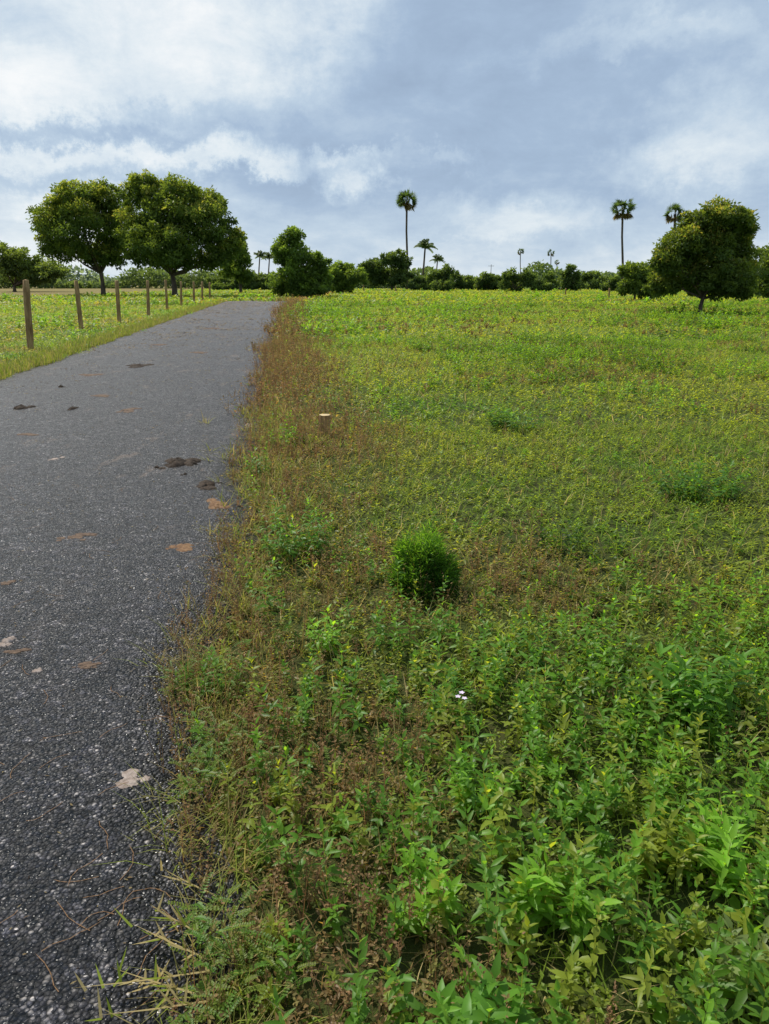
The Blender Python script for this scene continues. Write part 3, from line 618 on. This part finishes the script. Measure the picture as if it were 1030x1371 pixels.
# ------------------------------------------------------------------ things lying on the road
def lump(px,py,wpx,hpx,flat,name,label,cat,mat,nl=5,group=None):
    b=gp(px,py,.04); b[2]=float(roadz(b[0],b[1])) if xl(b[1])<b[0]<xr(b[1]) else 0.0
    dep=b[1]*cp+H0*sp; rx=wpx*.5/F*dep; ry=hpx*.5/F*dep/max(.12,(H0/math.hypot(H0,b[1])))
    ry=min(ry,rx*1.3); bf=Buf()
    for q in range(nl):
        k_=1.0 if q==0 else random.uniform(.2,.55)
        cx=b[0]+(0 if q==0 else random.uniform(-.95,.95)*rx); cy=b[1]+(0 if q==0 else random.uniform(-.95,.95)*ry)
        na,nr=24,6; V=[]; Fc=[]; ph=random.uniform(0,50)
        for i in range(nr+1):
            f=i/nr
            for k in range(na):
                a=2*PI*k/na; jr=.25+1.5*float(fbm(np.array([math.cos(a)*2+ph]),np.array([math.sin(a)*2+ph]),.6,3)[0])
                r=f*k_*jr*(.6 if q==0 and nl>1 else 1); z=b[2]-.003+flat*rx*k_*max(0,(1-f**2.2))*(.4+1.2*float(fbm(np.array([r*math.cos(a)*5+ph]),np.array([r*math.sin(a)*5]),.7,7)[0]))
                V.append((cx+r*rx*math.cos(a),cy+r*ry*math.sin(a),z+(.005 if i<nr else 0)))
        for i in range(nr):
            for k in range(na):
                a=i*na+k;c_=i*na+(k+1)%na;Fc+=[(a,a+na,c_+na),(a,c_+na,c_)]
        bf.add(V,Fc,(1,1,1))
    o=bf.build(name,mat,origin=b,smooth=nl==1); tag(o,label,cat,group)
lump(236,621,40,16,.35,'dung_heap','larger dark dung heap on the road near its right edge','dung',DUNG,14)
lump(278,648,30,14,.3,'dung_heap','smaller dark dung heap at the very edge of the road','dung',DUNG,10)
lump(210,626,10,7,.5,'dung_lump','single small dark lump left of the larger dung heap','dung',DUNG,2)
lump(248,634,8,5,.5,'dung_lump','tiny dark lump between the two dung heaps','dung',DUNG,2)
lump(27,548,24,6,.35,'dung_lump','dark lumps at the left side of the road, mid distance','dung',DUNG,7)
lump(97,549,14,5,.4,'dung_lump','small dark lump on the road right of the left side lumps','dung',DUNG,3)
lump(183,491,28,5,.2,'dung_lump','dark dung spread in the middle of the road, farther off','dung',DUNG,8)
lump(82,519,10,3,.5,'dung_lump','tiny dark lump near the left edge of the far road','dung',DUNG,3)
lump(246,729,42,12,.05,'dried_dung_patch','orange brown flattened dung patch near the right road edge','dung',RUST,8)
lump(290,672,40,16,.04,'dried_dung_patch','orange brown soil spill at the road edge below the smaller dung heap','dirt patch',RUST,8)
lump(175,1040,46,24,.05,'pale_dirt_patch','pale crumbly dirt patch on the near asphalt','dirt patch',PALE,9)
lump(12,858,26,20,.25,'pale_scrap','pale scrap lying at the left picture edge on the road','scrap',PALE,3)
lump(52,897,16,12,.2,'pale_scrap','small pale scrap right of the larger scrap on the road','scrap',PALE,2)
lump(20,873,30,9,.05,'dried_dung_patch','flat brown patch just below the larger pale scrap','dung',DRYDUNG,6)
lump(74,616,16,6,.05,'dried_dung_patch','small light patch at left on the mid road','dung',PALE,3)
lump(170,550,28,6,.06,'dried_dung_patch','flat brown patch on the road left of the wooden stake','dung',DRYDUNG,8)
lump(135,531,30,4,.05,'dried_dung_patch','flat brown patch on the road between the dark lumps','dung',DRYDUNG,7)
lump(35,583,26,5,.05,'dried_dung_patch','flat brown patch at the left below the dark lumps','dung',DRYDUNG,7)
lump(333,568,18,10,.3,'pale_scrap','pale scrap in the brown verge left of the wooden stake','scrap',PALE,2)
lump(118,888,38,9,.03,'dried_dung_patch','faint brown patch right of the small pale scrap','dung',DRYDUNG,9)
lump(100,720,40,10,.03,'dried_dung_patch','faint brown patch in the middle of the near road','dung',DRYDUNG,9)
lump(268,473,30,3,.05,'dried_dung_patch','flat brown patch on the far road beside the right verge','dung',DRYDUNG,7)
lump(215,462,26,3,.05,'dried_dung_patch','flat brown patch on the far road near the middle','dung',DRYDUNG,7)
lump(120,503,34,3,.05,'dried_dung_patch','long flat brown streak near the left side of the far road','dung',DRYDUNG,7)
lump(285,440,28,3,.05,'dried_dung_patch','farthest flat brown patch near the road end','dung',DRYDUNG,6)
lump(8,783,20,8,.06,'dried_dung_patch','small brown patch cut by the left picture edge above the pale scrap','dung',DRYDUNG,4)
# litter: twigs, leaf bits
lt=Buf(); n=12000; y=np.concatenate([U(1,6,2000),U(6,30,5000),U(30,58,5000)]); x=xl(y)+(xr(y)-xl(y))*(1-U(0,1,n)**1.1*.98); z=roadz(x,y)+.004
k=(fbm(x,y,.6,99)+U(-.08,.08,n)>.53)|((x>xr(y)-.25)&(U(0,1,n)<.5)); x,y,z=x[k],y[k],z[k]; n=len(x)
c=mixa(BR*.7,ST*.75,U(0,1,n)); c[U(0,1,n)<.35]=(.035,.022,.015)
leaves(lt,np.stack([x,y,z],-1),dirs(U(0,2*PI,n),U(0,.25,n)),U(.008,.035,n)*np.clip(y/7,.6,4),U(.002,.006,n)*np.clip(y/7,.6,4),c,'kite',.1,.3)
for q in range(70):
    p=gp(random.uniform(0,300),random.uniform(640,1330),.05)
    if p[0]>xr(p[1]): continue
    a=random.uniform(0,2*PI)
    for s in range(5):
        a+=random.uniform(-.5,.5); l=random.uniform(.012,.035); d=np.array([math.cos(a),math.sin(a),0]); p[2]=float(roadz(p[0],p[1]))+.004
        leaves(lt,p[None].copy(),d[None],np.array([l*1.2]),np.array([.0011]),np.array([BR*1.1]),'blade',0,0); p=p+d*l
o=lt.build('road_litter',DRY); tag(o,'twigs and leaf crumbs scattered on the asphalt','litter',kind='stuff')
# far frame and poles on the horizon
Y=300; b=at(723,377,Y); b[2]=0; t=thing('hoarding_frame','tiny dark hoarding frame on legs between the far palms','hoarding',b)
z1=at(723,355,Y)[2]; bf=Buf(); tube(bf,[b+[-2.6,0,z1],b+[2.6,0,z1]],[.25,.25],4); tube(bf,[b+[-2.6,0,z1-1.8],b+[2.6,0,z1-1.8]],[.2,.2],4); bf.build('panel_frame',METAL,t,b)
for dx in (-2.2,0,2.2):
    bf=Buf(); tube(bf,[b+[dx,0,0],b+[dx,0,z1]],[.2,.16],5); bf.build('leg',METAL,t,b)
Y=260; b=at(657,377,Y); b[2]=0; t=thing('utility_pole','thin far utility pole above the hedgerow right of centre','utility pole',b)
z1=at(657,354,Y)[2]; bf=Buf(); tube(bf,[b,b+[0,0,z1]],[.12,.08],6); bf.build('pole',METAL,t,b); bf=Buf(); tube(bf,[b+[-1.0,0,z1-.5],b+[1.0,0,z1-.5]],[.06,.06],4); bf.build('crossarm',METAL,t,b)
print('TRIS',sum(len(o.data.polygons) for o in bpy.data.objects if o.type=='MESH'))
